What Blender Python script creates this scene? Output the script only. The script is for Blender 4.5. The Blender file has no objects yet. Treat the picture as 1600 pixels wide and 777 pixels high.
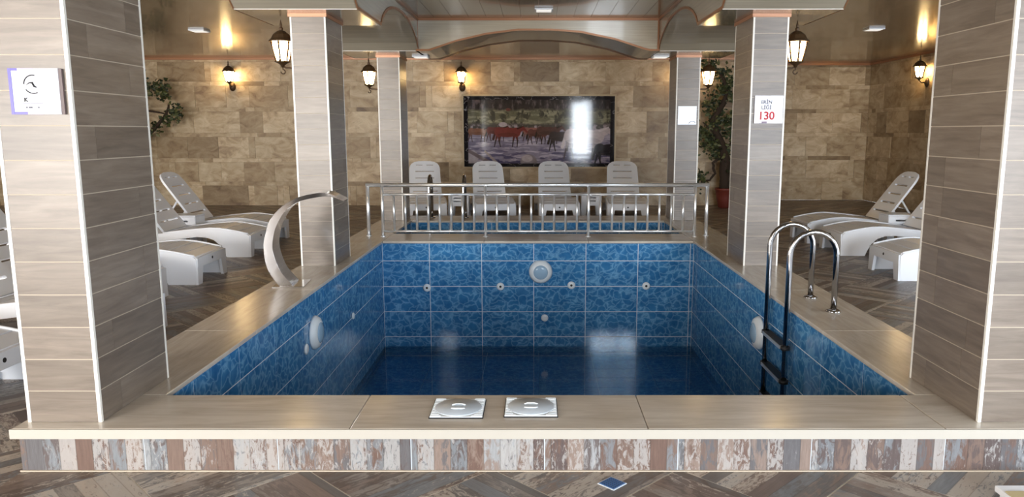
import bpy, bmesh, math, random
import numpy as np
from mathutils import Matrix, Vector

# ------------------------------------------------------------------ camera, world, light, exposure
SC = bpy.context.scene
COL = SC.collection
R = math.radians
rng = random.Random(11)

cam_d = bpy.data.cameras.new('camera')
cam = bpy.data.objects.new('camera', cam_d)
COL.objects.link(cam)
cam.location = (0, 0, 1.44)
cam.rotation_euler = (R(90 - 8.807), 0, 0)
cam_d.sensor_width = 36
cam_d.lens = 26.505
cam_d.shift_x = -0.02375
cam_d.clip_start = 0.05
SC.camera = cam

SC.view_settings.view_transform = 'Standard'
SC.view_settings.look = 'None'
SC.view_settings.gamma = 1
SC.view_settings.use_curve_mapping = False
SC.view_settings.exposure = 0.70
SC.cycles.max_bounces = 10
SC.cycles.diffuse_bounces = 5
SC.cycles.glossy_bounces = 5
SC.cycles.sample_clamp_indirect = 6.0
SC.cycles.use_denoising = True

world = bpy.data.worlds.new('world')
SC.world = world
world.use_nodes = True
world.node_tree.nodes['Background'].inputs[0].default_value = (0.80, 0.90, 1.0, 1)
world.node_tree.nodes['Background'].inputs[1].default_value = 3.0

# daylight entering through the glazed openings of the wall behind the camera (x0, x1, z0, z1, watts, colour)
WIN = [(-8.9, -6.6, 0.15, 2.55, 150, (0.90, 0.95, 1.0)),
       (-5.9, -3.6, 0.15, 2.62, 390, (1.0, 0.93, 0.85)),
       (-2.75, -2.25, 0.15, 2.62, 30, (1.0, 0.93, 0.84)),
       (1.5, 3.1, 0.15, 2.75, 230, (0.84, 0.92, 1.0)),
       (3.9, 6.2, 0.15, 2.62, 230, (0.78, 0.88, 1.0))]
# unseen openings added in both side walls, beside the camera, to brighten the room (y0, y1, z0, z1, watts, colour, side)
SIDE_FILL = [(0.8, 4.6, 0.10, 2.55, 190, (1.0, 0.84, 0.66), -1), (0.6, 4.4, 0.10, 2.55, 70, (0.84, 0.92, 1.0), 1)]
WY = -3.6
for i, (x0, x1, z0, z1, w, c) in enumerate(WIN):
    ld = bpy.data.lights.new('daylight_and_fill', 'AREA')
    ld.shape = 'RECTANGLE'; ld.size = x1 - x0; ld.size_y = z1 - z0
    ld.energy = w; ld.color = c
    lo = bpy.data.objects.new('daylight_and_fill', ld)
    lo.location = ((x0 + x1) / 2, WY - 0.22, (z0 + z1) / 2)
    lo.rotation_euler = (R(90), 0, 0)
    COL.objects.link(lo)

for (y0, y1, z0, z1, w, c, sd) in SIDE_FILL:  # fill lights behind the added side openings
    ld = bpy.data.lights.new('daylight_and_fill', 'AREA')
    ld.shape = 'RECTANGLE'; ld.size = z1 - z0; ld.size_y = y1 - y0
    ld.energy = w; ld.color = c
    lo = bpy.data.objects.new('daylight_and_fill', ld)
    lo.location = (-10.82 if sd < 0 else 7.17, (y0 + y1) / 2, (z0 + z1) / 2)
    lo.rotation_euler = (0, R(-90) if sd < 0 else R(90), 0)
    COL.objects.link(lo)

# ------------------------------------------------------------------ node helpers and materials
class NT:
    def __init__(s, name):
        s.m = bpy.data.materials.new(name); s.m.use_nodes = True
        s.t = s.m.node_tree; s.p = s.t.nodes['Principled BSDF']
    def n(s, typ, **kw):
        nd = s.t.nodes.new(typ)
        for k, v in kw.items():
            setattr(nd, k, v)
        return nd
    def l(s, a, b): s.t.links.new(a, b)
    def put(s, v, sock):
        if isinstance(v, (int, float)): sock.default_value = v
        elif isinstance(v, (tuple, list)):
            sock.default_value = tuple(v) + ((1,) if len(v) == 3 and len(sock.default_value) == 4 else ())
        else: s.l(v, sock)
    def math(s, op, a, b=0.0, c=None):
        nd = s.n('ShaderNodeMath', operation=op)
        s.put(a, nd.inputs[0]); s.put(b, nd.inputs[1])
        if c is not None: s.put(c, nd.inputs[2])
        return nd.outputs[0]
    def vmath(s, op, a, b):
        nd = s.n('ShaderNodeVectorMath', operation=op)
        s.put(a, nd.inputs[0]); s.put(b, nd.inputs[1])
        return nd.outputs[0]
    def comb(s, x, y, z):
        nd = s.n('ShaderNodeCombineXYZ')
        for i, v in enumerate((x, y, z)): s.put(v, nd.inputs[i])
        return nd.outputs[0]
    def sep(s, v):
        nd = s.n('ShaderNodeSeparateXYZ'); s.l(v, nd.inputs[0]); return nd.outputs
    def noise(s, v, scale, detail=4, rough=0.55, dist=0.0, col=False):
        nd = s.n('ShaderNodeTexNoise')
        s.l(v, nd.inputs['Vector']); nd.inputs['Scale'].default_value = scale
        nd.inputs['Detail'].default_value = detail; nd.inputs['Roughness'].default_value = rough
        nd.inputs['Distortion'].default_value = dist
        return nd.outputs[1 if col else 0]
    def ramp(s, f, stops, interp='LINEAR'):
        nd = s.n('ShaderNodeValToRGB'); cr = nd.color_ramp; cr.interpolation = interp
        while len(cr.elements) < len(stops): cr.elements.new(0.5)
        for e, (p, c) in zip(cr.elements, stops):
            e.position = p; e.color = tuple(c) + (1,)
        s.put(f, nd.inputs[0]); return nd.outputs[0]
    def mix(s, f, a, b, mode='MIX'):
        nd = s.n('ShaderNodeMix', data_type='RGBA', blend_type=mode)
        s.put(f, nd.inputs[0]); s.put(a, nd.inputs[6]); s.put(b, nd.inputs[7])
        return nd.outputs[2]
    def rnd(s):
        oi = s.n('ShaderNodeObjectInfo'); g = s.n('ShaderNodeNewGeometry')
        a = s.math('ADD', oi.outputs['Random'], g.outputs['Random Per Island'])
        return s.math('FRACT', a)
    def uv(s):
        return s.n('ShaderNodeUVMap').outputs[0]
    def bump(s, h, strength=0.3, dist=0.002):
        nd = s.n('ShaderNodeBump'); nd.inputs['Strength'].default_value = strength
        nd.inputs['Distance'].default_value = dist
        s.l(h, nd.inputs['Height']); s.l(nd.outputs[0], s.p.inputs['Normal'])
    def set(s, col=None, rough=None, metal=None, spec=None, coat=None):
        if col is not None: s.put(col, s.p.inputs['Base Color'])
        if rough is not None: s.put(rough, s.p.inputs['Roughness'])
        if metal is not None: s.put(metal, s.p.inputs['Metallic'])
        if spec is not None: s.put(spec, s.p.inputs['Specular IOR Level'])
        if coat is not None: s.put(coat, s.p.inputs['Coat Weight'])
        return s.m

def lin(r, g, b):
    f = lambda c: c / 12.92 if c <= 0.04045 else ((c + 0.055) / 1.055) ** 2.4
    return (f(r), f(g), f(b))

def plain(name, c, rough=0.5, metal=0.0, **kw):
    return NT(name).set(lin(*c), rough, metal, **kw)

def offs_uv(n, su=1.0, sv=1.0):
    r = n.rnd()
    u = n.sep(n.uv())
    x = n.math('ADD', n.math('MULTIPLY', u[0], su), n.math('MULTIPLY', r, 57.3))
    y = n.math('ADD', n.math('MULTIPLY', u[1], sv), n.math('MULTIPLY', r, 91.7))
    return r, n.comb(x, y, n.math('MULTIPLY', r, 13.0)), u

def board_mat(name, stops, chip, width=0.0708, rough=0.35, dark=0.66, chipamt=0.6):
    """tile printed with weathered boards running along u; a new colour for every board"""
    n = NT(name)
    r, v, u = offs_uv(n, 1, 1)
    wob = n.noise(v, 6, 2)
    idx = n.math('FLOOR', n.math('DIVIDE', n.math('ADD', u[1], 5.0), width))
    wn = n.n('ShaderNodeTexWhiteNoise', noise_dimensions='2D')
    n.l(n.comb(idx, n.math('MULTIPLY', r, 99.0), 0.0), wn.inputs['Vector'])
    base = n.ramp(wn.outputs['Value'], stops, 'CONSTANT')
    wn2 = n.n('ShaderNodeTexWhiteNoise', noise_dimensions='3D')
    n.l(n.comb(idx, n.math('MULTIPLY', r, 41.0), 3.0), wn2.inputs['Vector'])
    wn3 = n.n('ShaderNodeTexWhiteNoise', noise_dimensions='3D')
    n.l(n.comb(idx, n.math('MULTIPLY', r, 73.0), 8.0), wn3.inputs['Vector'])
    base2 = n.ramp(wn3.outputs['Value'], stops, 'CONSTANT')
    blot = n.noise(n.vmath('ADD', n.vmath('MULTIPLY', v, (8.0, 22.0, 1.0)), n.comb(0.0, 0.0, idx)), 1.3, 6, 0.68, 0.8)
    base = n.mix(n.ramp(blot, [(0.47, (0, 0, 0)), (0.56, (.9, .9, .9))]), base, base2)
    sv = n.vmath('MULTIPLY', v, (5.0, 60.0, 1.0))
    grain = n.noise(sv, 2.2, 7, 0.7, 0.5)
    c1 = n.mix(n.ramp(grain, [(0.3, (0, 0, 0)), (0.7, (1, 1, 1))]), n.mix(1.0, base, (dark, dark * .97, dark * .95), 'MULTIPLY'), base)
    ch = n.noise(n.vmath('MULTIPLY', v, (9.0, 26.0, 1.0)), 2.0, 8, 0.75, 1.0)
    thr = n.math('ADD', ch, n.math('MULTIPLY', n.math('SUBTRACT', wn2.outputs['Value'], 0.62), 0.42))
    c2 = n.mix(n.math('MULTIPLY', n.ramp(thr, [(0.53, (0, 0, 0)), (0.58, (1, 1, 1))]), chipamt), c1, chip)
    fr = n.math('FRACT', n.math('DIVIDE', n.math('ADD', u[1], 5.0), width))
    edge = n.ramp(fr, [(0.0, (.62, .60, .58)), (0.05, (1, 1, 1)), (0.96, (1, 1, 1)), (1.0, (.62, .60, .58))])
    c3 = n.mix(1.0, c2, edge, 'MULTIPLY')
    n.bump(grain, 0.15, 0.001)
    return n.set(c3, rough)

M = {}
M['floor_tile'] = board_mat('weathered_floor_tile',
    [(0, lin(.45, .39, .355)), (.2, lin(.53, .465, .42)), (.4, lin(.43, .41, .395)), (.55, lin(.57, .535, .50)),
     (.7, lin(.48, .49, .50)), (.85, lin(.39, .335, .30))], lin(.76, .715, .66), rough=0.42, chipamt=.6)
M['riser_tile'] = board_mat('weathered_riser_tile',
    [(0, lin(.44, .35, .31)), (.2, lin(.50, .52, .54)), (.36, lin(.56, .49, .45)), (.5, lin(.37, .32, .31)),
     (.62, lin(.63, .64, .65)), (.70, lin(.40, .39, .40)), (.84, lin(.48, .40, .36))], lin(.66, .65, .64), rough=0.5, chipamt=.7)
# wood look cladding of the pillars
n = NT('wood_look_tile'); r, v, u = offs_uv(n)
g1 = n.noise(n.vmath('MULTIPLY', v, (2.0, 20.0, 1.0)), 1.6, 7, 0.62, 0.5)
g2 = n.noise(n.vmath('MULTIPLY', v, (3.0, 7.0, 1.0)), 1.1, 3)
c = n.ramp(g1, [(0.25, lin(.42, .375, .335)), (0.5, lin(.505, .46, .415)), (0.75, lin(.575, .53, .48))])
c = n.mix(1.0, c, n.ramp(r, [(0, (.74, .73, .72)), (1, (1.06, 1.05, 1.05))]), 'MULTIPLY')
c = n.mix(n.math('MULTIPLY', n.ramp(g2, [(0.45, (0, 0, 0)), (0.7, (1, 1, 1))]), .35), c, lin(.43, .38, .335))
n.bump(g1, 0.1, 0.0008)
M['plank'] = n.set(c, 0.32)
# travertine
n = NT('travertine_tile'); r, v, u = offs_uv(n)
a = n.noise(n.vmath('MULTIPLY', v, (1.0, 1.6, 1.0)), 3.4, 7, 0.62, 0.8)
b = n.noise(v, 22, 5, 0.6)
c = n.ramp(a, [(0.30, lin(.55, .45, .34)), (0.45, lin(.70, .61, .48)), (0.70, lin(.82, .755, .64))])
c = n.mix(1.0, c, n.ramp(r, [(0, (.52, .46, .38)), (.18, (.78, .73, .65)), (.5, (.98, .97, .94)), (1, (1.2, 1.22, 1.24))]), 'MULTIPLY')
c = n.mix(n.ramp(b, [(0.62, (0, 0, 0)), (0.72, (.45, .45, .45))]), c, lin(.52, .43, .33))
n.bump(b, 0.35, 0.003)
M['travertine'] = n.set(c, 0.45)
# coping stone
n = NT('coping_stone'); r, v, u = offs_uv(n)
a = n.noise(n.vmath('MULTIPLY', v, (1.2, 9.0, 1.0)), 2.0, 6, 0.6, 0.8)
b = n.noise(v, 2.6, 3)
c = n.ramp(a, [(0.3, lin(.74, .70, .65)), (0.52, lin(.80, .765, .715)), (0.75, lin(.85, .82, .775))])
c = n.mix(n.math('MULTIPLY', n.ramp(b, [(.45, (0, 0, 0)), (.7, (1, 1, 1))]), .4), c, lin(.72, .66, .58))
M['coping'] = n.set(c, 0.22)
M['coping_edge'] = plain('polished_stone_edge', (.72, .70, .66), 0.4)
# blue pool tile with a printed water caustic web
n = NT('blue_pool_tile'); r, v, u = offs_uv(n)
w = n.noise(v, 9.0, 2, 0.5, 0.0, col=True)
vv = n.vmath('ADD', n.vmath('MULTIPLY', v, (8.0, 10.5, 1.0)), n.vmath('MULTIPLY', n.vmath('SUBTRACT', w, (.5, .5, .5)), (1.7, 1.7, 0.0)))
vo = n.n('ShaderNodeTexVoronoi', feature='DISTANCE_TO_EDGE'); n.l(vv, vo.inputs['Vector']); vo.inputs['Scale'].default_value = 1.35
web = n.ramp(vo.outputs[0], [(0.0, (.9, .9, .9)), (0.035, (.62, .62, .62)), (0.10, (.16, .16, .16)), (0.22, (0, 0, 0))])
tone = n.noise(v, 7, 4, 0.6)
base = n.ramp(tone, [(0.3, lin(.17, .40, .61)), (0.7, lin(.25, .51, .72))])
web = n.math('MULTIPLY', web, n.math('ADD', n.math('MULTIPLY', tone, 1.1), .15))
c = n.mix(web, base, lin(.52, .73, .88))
M['pool_tile'] = n.set(c, 0.07)
M['grout_white'] = plain('white_grout', (.84, .87, .90), 0.8)
M['grout_tan'] = plain('tan_grout', (.74, .69, .62), 0.9)
M['grout_grey'] = plain('grey_grout', (.80, .77, .72), 0.9)
M['grout_dark'] = plain('sand_mortar', (.55, .46, .35), 0.9)
# glossy PVC ceiling boards
def pvc(name, c0, c1, rough):
    n = NT(name); r, v, u = offs_uv(n)
    g = n.noise(n.vmath('MULTIPLY', v, (1.0, 40.0, 1.0)), 1.5, 4)
    return n.set(n.ramp(g, [(.3, lin(*c0)), (.7, lin(*c1))]), rough, coat=0.3)
M['pvc'] = pvc('glossy_ceiling_board', (.545, .48, .395), (.60, .53, .44), 0.16)
M['pvc_light'] = pvc('pale_fascia_board', (.66, .62, .55), (.73, .69, .61), 0.22)
M['pvc_grey'] = pvc('grey_beam_board', (.56, .53, .47), (.61, .575, .51), 0.2)
M['copper'] = plain('copper_brown_trim', (.58, .40, .27), 0.35, 0.3)
M['copper_light'] = plain('salmon_copper_trim', (.66, .47, .35), 0.35, 0.3)
M['white_metal'] = plain('white_corner_trim', (.93, .92, .89), 0.35)
n = NT('polished_steel'); M['steel'] = n.set(lin(.72, .72, .73), 0.09, 1.0)
M['steel_dull'] = NT('satin_steel').set(lin(.92, .93, .94), 0.28, 0.75)
M['plastic'] = plain('white_plastic', (.90, .91, .93), 0.35)
M['plastic_pool'] = plain('white_pool_plastic', (.90, .93, .95), 0.3)
M['lens'] = plain('pale_blue_lens', (.62, .74, .84), 0.12)
M['dark'] = plain('dark_plastic', (.10, .10, .11), 0.5)
M['iron'] = plain('dark_bronze_iron', (.30, .225, .145), 0.45, 0.4)
M['grate'] = plain('blue_drain_grate', (.16, .36, .58), 0.4)
M['terracotta'] = plain('terracotta', (.46, .20, .15), 0.5)
M['soil'] = plain('pale_pebbles', (.66, .60, .52), 0.9)
M['bark'] = plain('dark_bark', (.22, .165, .12), 0.9)
M['wall_plain'] = plain('beige_plaster', (.70, .64, .55), 0.8)
M['frame_win'] = plain('white_window_frame', (.85, .85, .85), 0.4)
n = NT('leaf_green'); r = n.rnd()
M['leaf'] = n.set(n.ramp(r, [(0, lin(.10, .14, .07)), (.45, lin(.19, .23, .11)), (.8, lin(.31, .34, .19)), (1, lin(.44, .43, .27))]), 0.55)
def emis(name, c, s):
    n = NT(name); n.set((1, 1, 1), 0.4)
    n.p.inputs['Emission Color'].default_value = tuple(c) + (1,); n.p.inputs['Emission Strength'].default_value = s
    return n.m
M['lamp_glass'] = emis('glowing_lantern_glass', (1.0, .68, .30), 34.0)
M['led'] = emis('dim_led_panel', (1.0, .96, .88), 0.45)
# water
n = NT('pool_water')
pos = n.n('ShaderNodeTexCoord').outputs['Object']
h = n.noise(n.vmath('MULTIPLY', pos, (1.0, 2.2, 1.0)), 9.0, 3, 0.5)
n.bump(h, 0.10, 0.006)
n.set(lin(.62, .82, .94), 0.0); n.p.inputs['Transmission Weight'].default_value = 1.0; n.p.inputs['IOR'].default_value = 1.33
M['water'] = n.m

# ------------------------------------------------------------------ mesh helpers
class MB:
    def __init__(s): s.v = []; s.f = []; s.uv = []; s.sm = []
    def face(s, idx, uvs=None, smooth=False):
        s.f.append(tuple(idx)); s.sm.append(smooth)
        if uvs is None:
            p = [Vector(s.v[i]) for i in idx]
            nn = (p[1] - p[0]).cross(p[2] - p[0])
            a = max(range(3), key=lambda k: abs(nn[k]))
            k = [(1, 2), (0, 2), (0, 1)][a]
            uvs = [(q[k[0]], q[k[1]]) for q in p]
        s.uv.append(uvs)
    def box(s, x0, x1, y0, y1, z0, z1, m=None):
        b = len(s.v)
        c = [(x0, y0, z0), (x1, y0, z0), (x1, y1, z0), (x0, y1, z0), (x0, y0, z1), (x1, y0, z1), (x1, y1, z1), (x0, y1, z1)]
        uvs = None
        if m is not None: c = [tuple(m @ Vector(p)) for p in c]
        s.v += c
        for q in ((0, 3, 2, 1), (4, 5, 6, 7), (0, 1, 5, 4), (1, 2, 6, 5), (2, 3, 7, 6), (3, 0, 4, 7)):
            s.face([b + i for i in q])
        return s
    def poly(s, pts, z0, z1, uvf=None):
        """convex polygon prism in xy (ccw)"""
        b = len(s.v); k = len(pts)
        s.v += [(p[0], p[1], z0) for p in pts] + [(p[0], p[1], z1) for p in pts]
        U = [uvf(p) if uvf else (p[0], p[1]) for p in pts]
        s.face([b + k + i for i in range(k)], U)
        s.face([b + k - 1 - i for i in range(k)], [U[k - 1 - i] for i in range(k)])
        for i in range(k):
            j = (i + 1) % k
            s.face([b + i, b + j, b + k + j, b + k + i], [U[i], U[j], U[j], U[i]])
        return s
    def tube(s, pts, r, n=10, cap=True):
        P = [Vector(p) for p in pts]; b = len(s.v); k = len(P)
        rr = r if isinstance(r, (list, tuple)) else [r] * k
        t0 = (P[1] - P[0]).normalized()
        u = t0.orthogonal().normalized()
        for i in range(k):
            t = (P[min(i + 1, k - 1)] - P[max(i - 1, 0)]).normalized()
            u = (u - t * u.dot(t)).normalized(); w = t.cross(u)
            for j in range(n):
                a = 2 * math.pi * j / n
                s.v.append(tuple(P[i] + (u * math.cos(a) + w * math.sin(a)) * rr[i]))
        for i in range(k - 1):
            for j in range(n):
                j2 = (j + 1) % n
                s.face([b + i * n + j, b + i * n + j2, b + (i + 1) * n + j2, b + (i + 1) * n + j], smooth=True)
        if cap:
            s.face([b + n - 1 - j for j in range(n)])
            s.face([b + (k - 1) * n + j for j in range(n)])
        return s
    def lathe(s, prof, n=20, m=None, smooth=True):
        """profile of (r, z) about z"""
        b = len(s.v); k = len(prof); m = m or Matrix()
        for (r_, z) in prof:
            for j in range(n):
                a = 2 * math.pi * j / n
                s.v.append(tuple(m @ Vector((r_ * math.cos(a), r_ * math.sin(a), z))))
        for i in range(k - 1):
            for j in range(n):
                j2 = (j + 1) % n
                s.face([b + i * n + j, b + i * n + j2, b + (i + 1) * n + j2, b + (i + 1) * n + j], smooth=smooth)
        s.face([b + n - 1 - j for j in range(n)]); s.face([b + (k - 1) * n + j for j in range(n)])
        return s
    def strip(s, top, bot, o0, o1, fn):
        """solid between two polylines (top, bottom: lists of 2D), extruded o0..o1; fn(a, b, o) -> xyz"""
        b = len(s.v); k = len(top)
        for o in (o0, o1):
            s.v += [fn(p[0], p[1], o) for p in top] + [fn(p[0], p[1], o) for p in bot]
        T = lambda i: b + i; Bt = lambda i: b + k + i; T2 = lambda i: b + 2 * k + i; B2 = lambda i: b + 3 * k + i
        for i in range(k - 1):
            s.face([Bt(i), Bt(i + 1), T(i + 1), T(i)]); s.face([T2(i), T2(i + 1), B2(i + 1), B2(i)])
            s.face([T(i), T(i + 1), T2(i + 1), T2(i)]); s.face([B2(i), B2(i + 1), Bt(i + 1), Bt(i)])
        s.face([Bt(0), T(0), T2(0), B2(0)]); s.face([T(k - 1), Bt(k - 1), B2(k - 1), T2(k - 1)])
        return s
    def mesh(s, name, mat):
        me = bpy.data.meshes.new(name)
        me.from_pydata(s.v, [], s.f)
        l = me.uv_layers.new(name='UVMap')
        l.data.foreach_set('uv', [c for f in s.uv for q in f for c in q])
        me.polygons.foreach_set('use_smooth', s.sm)
        me.materials.append(mat); me.update()
        bm = bmesh.new(); bm.from_mesh(me); bmesh.ops.recalc_face_normals(bm, faces=bm.faces); bm.to_mesh(me); bm.free()
        return me
    def build(s, name, mat, parent=None, loc=None, bevel=0):
        o = bpy.data.objects.new(name, s.mesh(name, mat)); COL.objects.link(o)
        if parent: o.parent = parent
        if loc: o.location = loc
        if bevel:
            md = o.modifiers.new('bevel', 'BEVEL'); md.width = bevel; md.segments = 2; md.limit_method = 'ANGLE'
            md.angle_limit = R(40)
        return o

def link(name, me, parent=None, mw=None):
    o = bpy.data.objects.new(name, me); COL.objects.link(o)
    if parent: o.parent = parent
    if mw is not None: o.matrix_basis = mw
    return o

def tag(o, label=None, cat=None, group=None, kind=None):
    if label: o['label'] = label
    if cat: o['category'] = cat
    if group: o['group'] = group
    if kind: o['kind'] = kind
    return o

def thing(name, label, cat, loc=(0, 0, 0), rz=0, group=None, kind=None):
    o = bpy.data.objects.new(name, None); COL.objects.link(o)
    o.empty_display_size = 0.1; o.location = loc; o.rotation_euler = (0, 0, rz)
    return tag(o, label, cat, group, kind)

def copy_tree(o, parent=None):
    c = o.copy(); COL.objects.link(c); c.parent = parent
    for ch in list(o.children): copy_tree(ch, c)
    return c

_cache = {}
def piece(name, L, W, T, mat, parent, origin, ux, uy):
    """a flat tile: corner at origin, L along ux, W along uy, T thick on ux x uy side (thickness ends at +n)"""
    key = (round(L, 3), round(W, 3), round(T, 4), mat.name)
    if key not in _cache:
        mb = MB(); g = 0.0
        mb.poly([(g, g), (L - g, g), (L - g, W - g), (g, W - g)], 0, T)
        _cache[key] = mb.mesh(name, mat)
    ux = Vector(ux); uy = Vector(uy); un = ux.cross(uy)
    m = Matrix((ux, uy, un)).transposed().to_4x4(); m.translation = Vector(origin)
    return link(name, _cache[key], parent, m)

def plate(outer, holes, t, name, mat, m=None, parent=None):
    """flat plate in local xy with holes, thickness t, moved by matrix m into local space"""
    cu = bpy.data.curves.new(name, 'CURVE'); cu.dimensions = '2D'; cu.fill_mode = 'BOTH'; cu.extrude = t / 2
    for pts in [outer] + holes:
        sp = cu.splines.new('POLY'); sp.points.add(len(pts) - 1); sp.use_cyclic_u = True
        for i, p in enumerate(pts): sp.points[i].co = (p[0], p[1], 0, 1)
    tmp = bpy.data.objects.new('tmp', cu)
    me = bpy.data.meshes.new_from_object(tmp)
    bpy.data.objects.remove(tmp); bpy.data.curves.remove(cu)
    me.name = name; me.materials.clear(); me.materials.append(mat)
    if m is not None: me.transform(m)
    return link(name, me, parent)

def rrect(cx, cy, w, h, r, n=4):
    out = []
    for (sx, sy, a0) in ((1, 1, 0), (-1, 1, 90), (-1, -1, 180), (1, -1, 270)):
        for i in range(n + 1):
            a = R(a0 + 90 * i / n)
            out.append((cx + sx * (w / 2 - r) + r * math.cos(a), cy + sy * (h / 2 - r) + r * math.sin(a)))
    return out

def text(body, size, mat, parent, m, name='lettering', ext=0.0008, bold=0.0):
    cu = bpy.data.curves.new(name, 'FONT'); cu.body = body; cu.size = size; cu.extrude = ext; cu.offset = bold
    cu.align_x = 'CENTER'
    tmp = bpy.data.objects.new('tmp', cu); me = bpy.data.meshes.new_from_object(tmp)
    bpy.data.objects.remove(tmp); me.materials.clear(); me.materials.append(mat); me.name = name
    return link(name, me, parent, m)

def clip(poly, a, b, c):
    """keep a*x+b*y<=c"""
    out = []
    for i in range(len(poly)):
        p, q = poly[i], poly[(i + 1) % len(poly)]
        dp = a * p[0] + b * p[1] - c; dq = a * q[0] + b * q[1] - c
        if dp <= 0: out.append(p)
        if (dp < 0 < dq) or (dq < 0 < dp):
            t = dp / (dp - dq); out.append((p[0] + t * (q[0] - p[0]), p[1] + t * (q[1] - p[1])))
    return out
def area(p):
    return 0.5 * abs(sum(p[i][0] * p[(i + 1) % len(p)][1] - p[(i + 1) % len(p)][0] * p[i][1] for i in range(len(p))))

_th = R(8.807)
def proj(x, y, z):
    z -= 1.44; d = y * math.cos(_th) - z * math.sin(_th)
    if d < 0.1: return (-9999, -9999, d)
    return (838 + 1178 * x / d, 388.5 - 1178 * (y * math.sin(_th) + z * math.cos(_th)) / d, d)

# ------------------------------------------------------------------ room shell
XL, XR, YB, YB2, XS, YF = -10.6, 6.98, 14.88, 16.1, 4.35, -3.6
PX0, PX1, PY0, PY1 = -2.205, 2.275, 3.05, 11.21      # raised pool platform
ZC, ZP = 2.85, 2.90

fl = MB()
T0 = 0.012
for (a, b, c, d) in ((XL, PX0, YF, YB2), (PX1, XR, YF, YB2), (PX0, PX1, YF, PY0), (PX0, PX1, PY1, YB2)):
    fl.box(a, b, c, d, -0.15, -0.0025)
floor = fl.build('floor', M['grout_grey']); tag(floor, 'floor of diagonal square tiles printed with weathered boards', kind='structure')
S = 0.566; D = S * math.sqrt(2); g = 0.004
cells = []
ax, ay = -0.99, 3.07
for i in range(-14, 13):
    for j in range(-9, 19):
        for k in (0, 1):
            cx = ax + D * i + (D / 2 if k else 0); cy = ay - D / 2 + D * j + (D / 2 if k else 0)
            h = D / 2 - g * 1.4
            cells.append((cx, cy, k, [(cx + h, cy), (cx, cy + h), (cx - h, cy), (cx, cy - h)]))
polys = []
for cx, cy, k, p in cells:
    p = clip(clip(clip(clip(p, -1, 0, -XL), 1, 0, XR), 0, -1, -YF), 0, 1, YB2 if cx > XS else YB)
    if len(p) < 3 or area(p) < 0.002: continue
    i0 = 0.0
    a = clip(p, 1, 0, PX0 - i0); b = clip(p, -1, 0, -(PX1 + i0))
    mid = clip(clip(p, -1, 0, -PX0), 1, 0, PX1)
    c = clip(mid, 0, 1, PY0) if len(mid) > 2 else []
    d = clip(mid, 0, -1, -PY1) if len(mid) > 2 else []
    if area(p) - sum(area(q) for q in (a, b, c, d) if len(q) > 2) < 1e-6: parts = [p]
    else: parts = [q for q in (a, b, c, d) if len(q) > 2 and area(q) > 0.001]
    for q in parts:
        qx = sum(t[0] for t in q) / len(q); qy = sum(t[1] for t in q) / len(q)
        u, v_, dd = proj(qx, qy, 0)
        vis = -60 < u < 1660 and 150 < v_ < 850
        polys.append((0 if vis else 1, dd if vis else abs(qx) + abs(qy), q, k, cx, cy))
polys.sort(key=lambda t: (t[0], t[1]))
# the drain takes a small square out of nothing: it lies on the tiles
stuff = MB()
for idx, (v0, dd, q, k, cx, cy) in enumerate(polys):
    s2 = math.sqrt(.5); sg = -1 if k == 0 else 1
    loc = [(p[0] - cx, p[1] - cy) for p in q]
    uvf = lambda p, sg=sg: (s2 * (p[0] + sg * p[1]) + .283, s2 * (-sg * p[0] + p[1]) + .283)
    if idx < 300 and v0 == 0:
        full = len(q) == 4 and abs(area(q) - (S - 2 * g) ** 2) < 0.004
        key = ('ft', k)
        if full and key in _cache: me = _cache[key]
        else:
            me = MB().poly(loc, -0.01, 0.0, uvf).mesh('tile', M['floor_tile'])
            if full: _cache[key] = me
        link('tile', me, floor, Matrix.Translation((cx, cy, 0)))
    else:
        stuff.poly(q, -0.01, 0.0, lambda p, sg=sg, cx=cx, cy=cy: uvf((p[0] - cx, p[1] - cy), sg))
so = stuff.build('far_tile', M['floor_tile'], floor); so['kind'] = 'stuff'

# travertine walls: rows of big tiles with thin strips between
ROWS = [(0.0, .39, 0), (.39, .47, 1), (.47, .85, 0), (.85, .93, 1), (.93, 1.34, 0), (1.34, 1.42, 1), (1.42, 1.83, 0), (1.83, 1.91, 1),
        (1.91, 2.32, 0), (2.32, 2.40, 1), (2.40, 2.77, 0), (2.77, 2.845, 1)]
def travertine(parent, origin, ux, uy, length, seed, skip=None, limit=290):
    rg = random.Random(seed); cnt = 0; o = Vector(origin); ux = Vector(ux); n = ux.cross(Vector(uy))
    for (z0, z1, strip) in ROWS:
        x = 0.0
        first = True
        while x < length - 0.01:
            if strip: w = rg.choice([.18, .3, .45, .6, .9, .9, 1.2])
            else: w = rg.choice([.12, .45, .6, .6, .75, .9])
            if first: w *= rg.uniform(.4, 1); first = False
            w = round(w / 0.03) * 0.03 or .09
            if x + w > length - 0.06: w = length - x
            if cnt < limit:
                t = rg.choice([.010, .013, .016])
                piece('tile', w - .003, z1 - z0 - .003, t, M['travertine'], parent, o + ux * x + Vector((0, 0, z0)), ux, uy)
                cnt += 1
            x += w
def wall(name, boxes, mat, label=None):
    mb = MB()
    for b in boxes: mb.box(*b)
    o = mb.build(name, mat); return tag(o, label, kind='structure')
wb = wall('wall_back', [(XL - .2, XS, YB + .012, YB + .25, 0, ZC)], M['grout_dark'], 'back wall clad in mottled travertine tiles')
travertine(wb, (-7.9, YB + .014, 0), (1, 0, 0), (0, 0, 1), 12.2, 5)
wb_l = MB().box(XL, -7.92, YB, YB + .012, 0, ZC).build('far_tile', M['travertine'], wb)
wr = wall('wall_back_recess', [(XS, XR + .2, YB2 + .012, YB2 + .25, 0, ZC), (XS - .15, XS - .001, YB + .26, YB2 + .012, 0, ZC)], M['grout_dark'],
          'recessed part of the travertine back wall in the right corner')
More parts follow.
